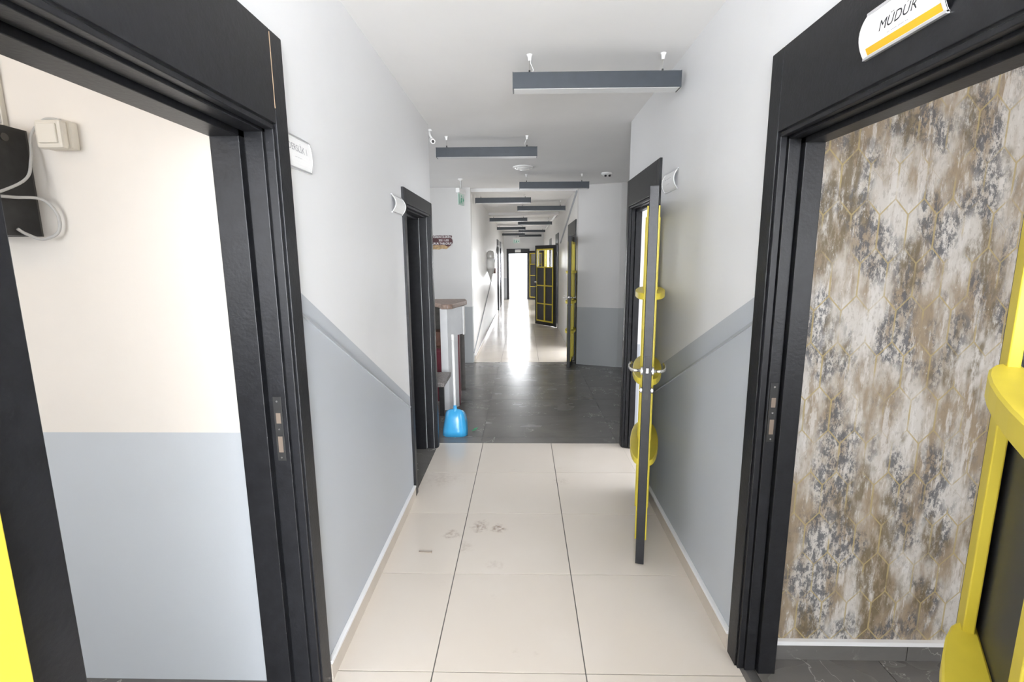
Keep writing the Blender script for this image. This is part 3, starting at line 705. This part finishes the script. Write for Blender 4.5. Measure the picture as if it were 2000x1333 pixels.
# screw lying on the tiles
e = tag(empty('screw_nail', (-0.54, 2.42, 0)), 'thin steel nail lying on the beige tile by the left skirting', 'nail')
MB().tube([(-0.585, 2.422, 0.004), (-0.515, 2.418, 0.004)], 0.0028, 8).build('shank', rust, e)
MB().tube([(-0.515, 2.418, 0.004), (-0.511, 2.418, 0.004)], 0.006, 10).build('nail_head', rust, e)

# torn poster
e = tag(empty('torn_poster', (-1.25, 7.395, 1.76)), 'torn maroon poster reading 2021 LGS GURUR TABLOSU on the hall wall', 'poster')
PY = 7.397
MB().prism([(-1.62, 1.967), (-1.085, 1.967), (-1.078, 1.945), (-1.092, 1.93), (-1.072, 1.90), (-1.070, 1.855), (-1.105, 1.815), (-1.14, 1.80), (-1.20, 1.825), (-1.62, 1.815)], PY-0.0015, PY+0.003, 'y').build('printed_sheet', poster_red, e)
MB().prism([(-1.62, 1.815), (-1.20, 1.825), (-1.14, 1.80), (-1.105, 1.815), (-1.135, 1.785), (-1.17, 1.762), (-1.23, 1.772), (-1.28, 1.757), (-1.36, 1.762), (-1.40, 1.745), (-1.62, 1.75)], PY-0.001, PY+0.003, 'y').build('torn_backing', poster_tan, e)
for txt, z, xr in (('ÖĞRENCİLERİN', 1.942, -1.098), ('2021 LGS', 1.893, -1.128), ('GURUR TABLOSU!!', 1.846, -1.082)):
    me = text_mesh(txt, 0.042, 0, 0.0005, 'RIGHT')
    for v in me.vertices: v.co = Vector((v.co.x*0.92, 0, v.co.y))
    me.materials.append(paper)
    o = bpy.data.objects.new('lettering', me); COL.objects.link(o); o.location = (xr, PY-0.003, z); o.parent = e; o.matrix_parent_inverse = e.matrix_basis.inverted()

# exit signs
def running_man(e, put):
    put('pictogram', MB().prism([(0.0, 0.0), (0.03, 0.0), (0.03, 0.062), (0.0, 0.062)], 0, 0.001, 'y'), sign_green)
def exit_sign(label, x, y, ztop, rz, w, h, stem):
    e = tag(empty('exit_sign', (x, y, ztop), rz), label, 'exit sign', 'hanging exit signs')
    L_ = dict(local=True)
    MB().lathe([(0.035, 0), (0.035, -0.012), (0.015, -0.025)], 0, 0, 16).build('ceiling_mount', white_plastic, e, **L_)
    MB().tube([(0, 0, -0.02), (0, 0, -stem)], 0.012, 10).build('stem', mirror_grey, e, **L_)
    box('body', -w/2, w/2, -0.028, 0.028, -stem-0.06, -stem, white_plastic, e, 0.008, True)
    box('sign_panel', -w/2+0.01, w/2-0.01, -0.004, 0.004, -stem-0.06-h, -stem-0.06, sign_clear, e, 0.001, True)
    zb = -stem-0.06-h
    for s in (-1, 1):
        yy = sorted((s*0.004, s*0.0055))
        mb = MB()
        k = h/0.14
        # door bar, running figure and arrow as raised marks
        mb.box(-w*0.36, -w*0.30, *yy, zb+0.015, zb+h-0.015)
        mb.prism([(-0.01, zb+0.09*k), (0.02, zb+0.095*k), (0.012, zb+0.055*k), (0.035, zb+0.02*k), (0.022, zb+0.014*k), (-0.006, zb+0.045*k), (-0.03, zb+0.015*k), (-0.04, zb+0.022*k), (-0.02, zb+0.055*k)], *yy, 'y')
        mb.prism([(0.005+0.012*math.cos(a*math.pi/4), zb+0.112*k+0.012*math.sin(a*math.pi/4)) for a in range(8)], *yy, 'y')
        mb.prism([(w*0.24, zb+0.04*k), (w*0.40, zb+0.07*k), (w*0.24, zb+0.10*k)], *yy, 'y')
        mb.build('pictogram', sign_green, e, **L_)
    return e
exit_sign('green exit sign hanging from the hall ceiling, turned side-on', -0.83, 6.62, H, 1.36, 0.26, 0.15, 0.13)
exit_sign('green exit sign hanging over the bright end doorway', -0.27, 19.2, H, 0, 0.27, 0.15, 0.22)

# ceiling fittings
e = tag(empty('ceiling_vent', (0.0, 5.83, H)), 'round white ceiling vent between the second and third pendant lights', 'vent')
MB().lathe([(0.118, H), (0.118, H-0.010), (0.104, H-0.018), (0.088, H-0.018), (0.085, H-0.006)], 0, 5.83, 32).build('ring', white_plastic, e, smooth='angle')
MB().lathe([(0.080, H-0.004), (0.076, H-0.022), (0.05, H-0.034), (0.0, H-0.038)], 0, 5.83, 32).build('dish', white_plastic, e, smooth=True)
e = tag(empty('motion_detector', (1.045, 6.3, H)), 'small white detector with dark sensor eyes on the hall ceiling', 'detector')
MB().lathe([(0.07, H), (0.07, H-0.014), (0.05, H-0.028), (0.0, H-0.032)], 1.045, 6.3, 24).build('housing', white_plastic, e, smooth='angle')
for dx in (-0.02, 0.03): MB().lathe([(0.014, H-0.026), (0.014, H-0.046), (0.008, H-0.05)], 1.045+dx, 6.27, 12).build('sensor_eye', dark_metal, e)
e = tag(empty('security_camera', (-0.80, 4.16, H)), 'small white camera on a bent bracket where the wall corner meets the ceiling', 'camera')
MB().tube([(-0.775, 4.17, H), (-0.77, 4.17, H-0.02)], 0.022, 14).build('mount', white_plastic, e)
MB().tube([(-0.772, 4.17, H-0.015), (-0.765, 4.165, H-0.05), (-0.748, 4.155, H-0.075)], 0.009, 10).build('bracket', white_plastic, e, smooth=True)
MB().tube([(-0.762, 4.19, H-0.078), (-0.735, 4.12, H-0.105)], 0.02, 14).build('body', white_plastic, e)
MB().tube([(-0.735, 4.12, H-0.105), (-0.734, 4.117, H-0.106)], 0.012, 12).build('lens', dark_metal, e)

# far corridor wall things
e = tag(empty('wall_sconce', (FL, 10.5, 1.25)), 'silver wall lamp with domed top and pointed base on the glossy far wall', 'wall lamp')
MB().lathe([(0.0, 1.80), (0.05, 1.785), (0.085, 1.74), (0.095, 1.67), (0.09, 1.63)], FL+0.075, 10.6, 20).build('dome_top', mirror_grey, e, smooth=True)
MB().lathe([(0.085, 1.63), (0.10, 1.55), (0.10, 1.45), (0.085, 1.40)], FL+0.075, 10.6, 20).build('globe', white_plastic, e, smooth=True)
MB().lathe([(0.088, 1.40), (0.07, 1.34), (0.03, 1.22), (0.0, 1.14)], FL+0.075, 10.6, 20).build('cone_base', mirror_grey, e, smooth='angle')
box('wall_bracket', FL, FL+0.03, 10.56, 10.64, 1.44, 1.56, mirror_grey, e)
e = tag(empty('junction_box', (FL, 12.8, 1.25)), 'small brown box with a cable on the glossy far wall', 'box')
box('housing', FL+0.001, FL+0.06, 12.72, 12.90, 1.24, 1.38, brown_wood, e, 0.005)
MB().tube([(FL+0.01, 12.86, 1.38), (FL+0.01, 13.6, 1.62), (FL+0.01, 14.4, 1.98)], 0.008, 6).build('cable', dark_metal, e)
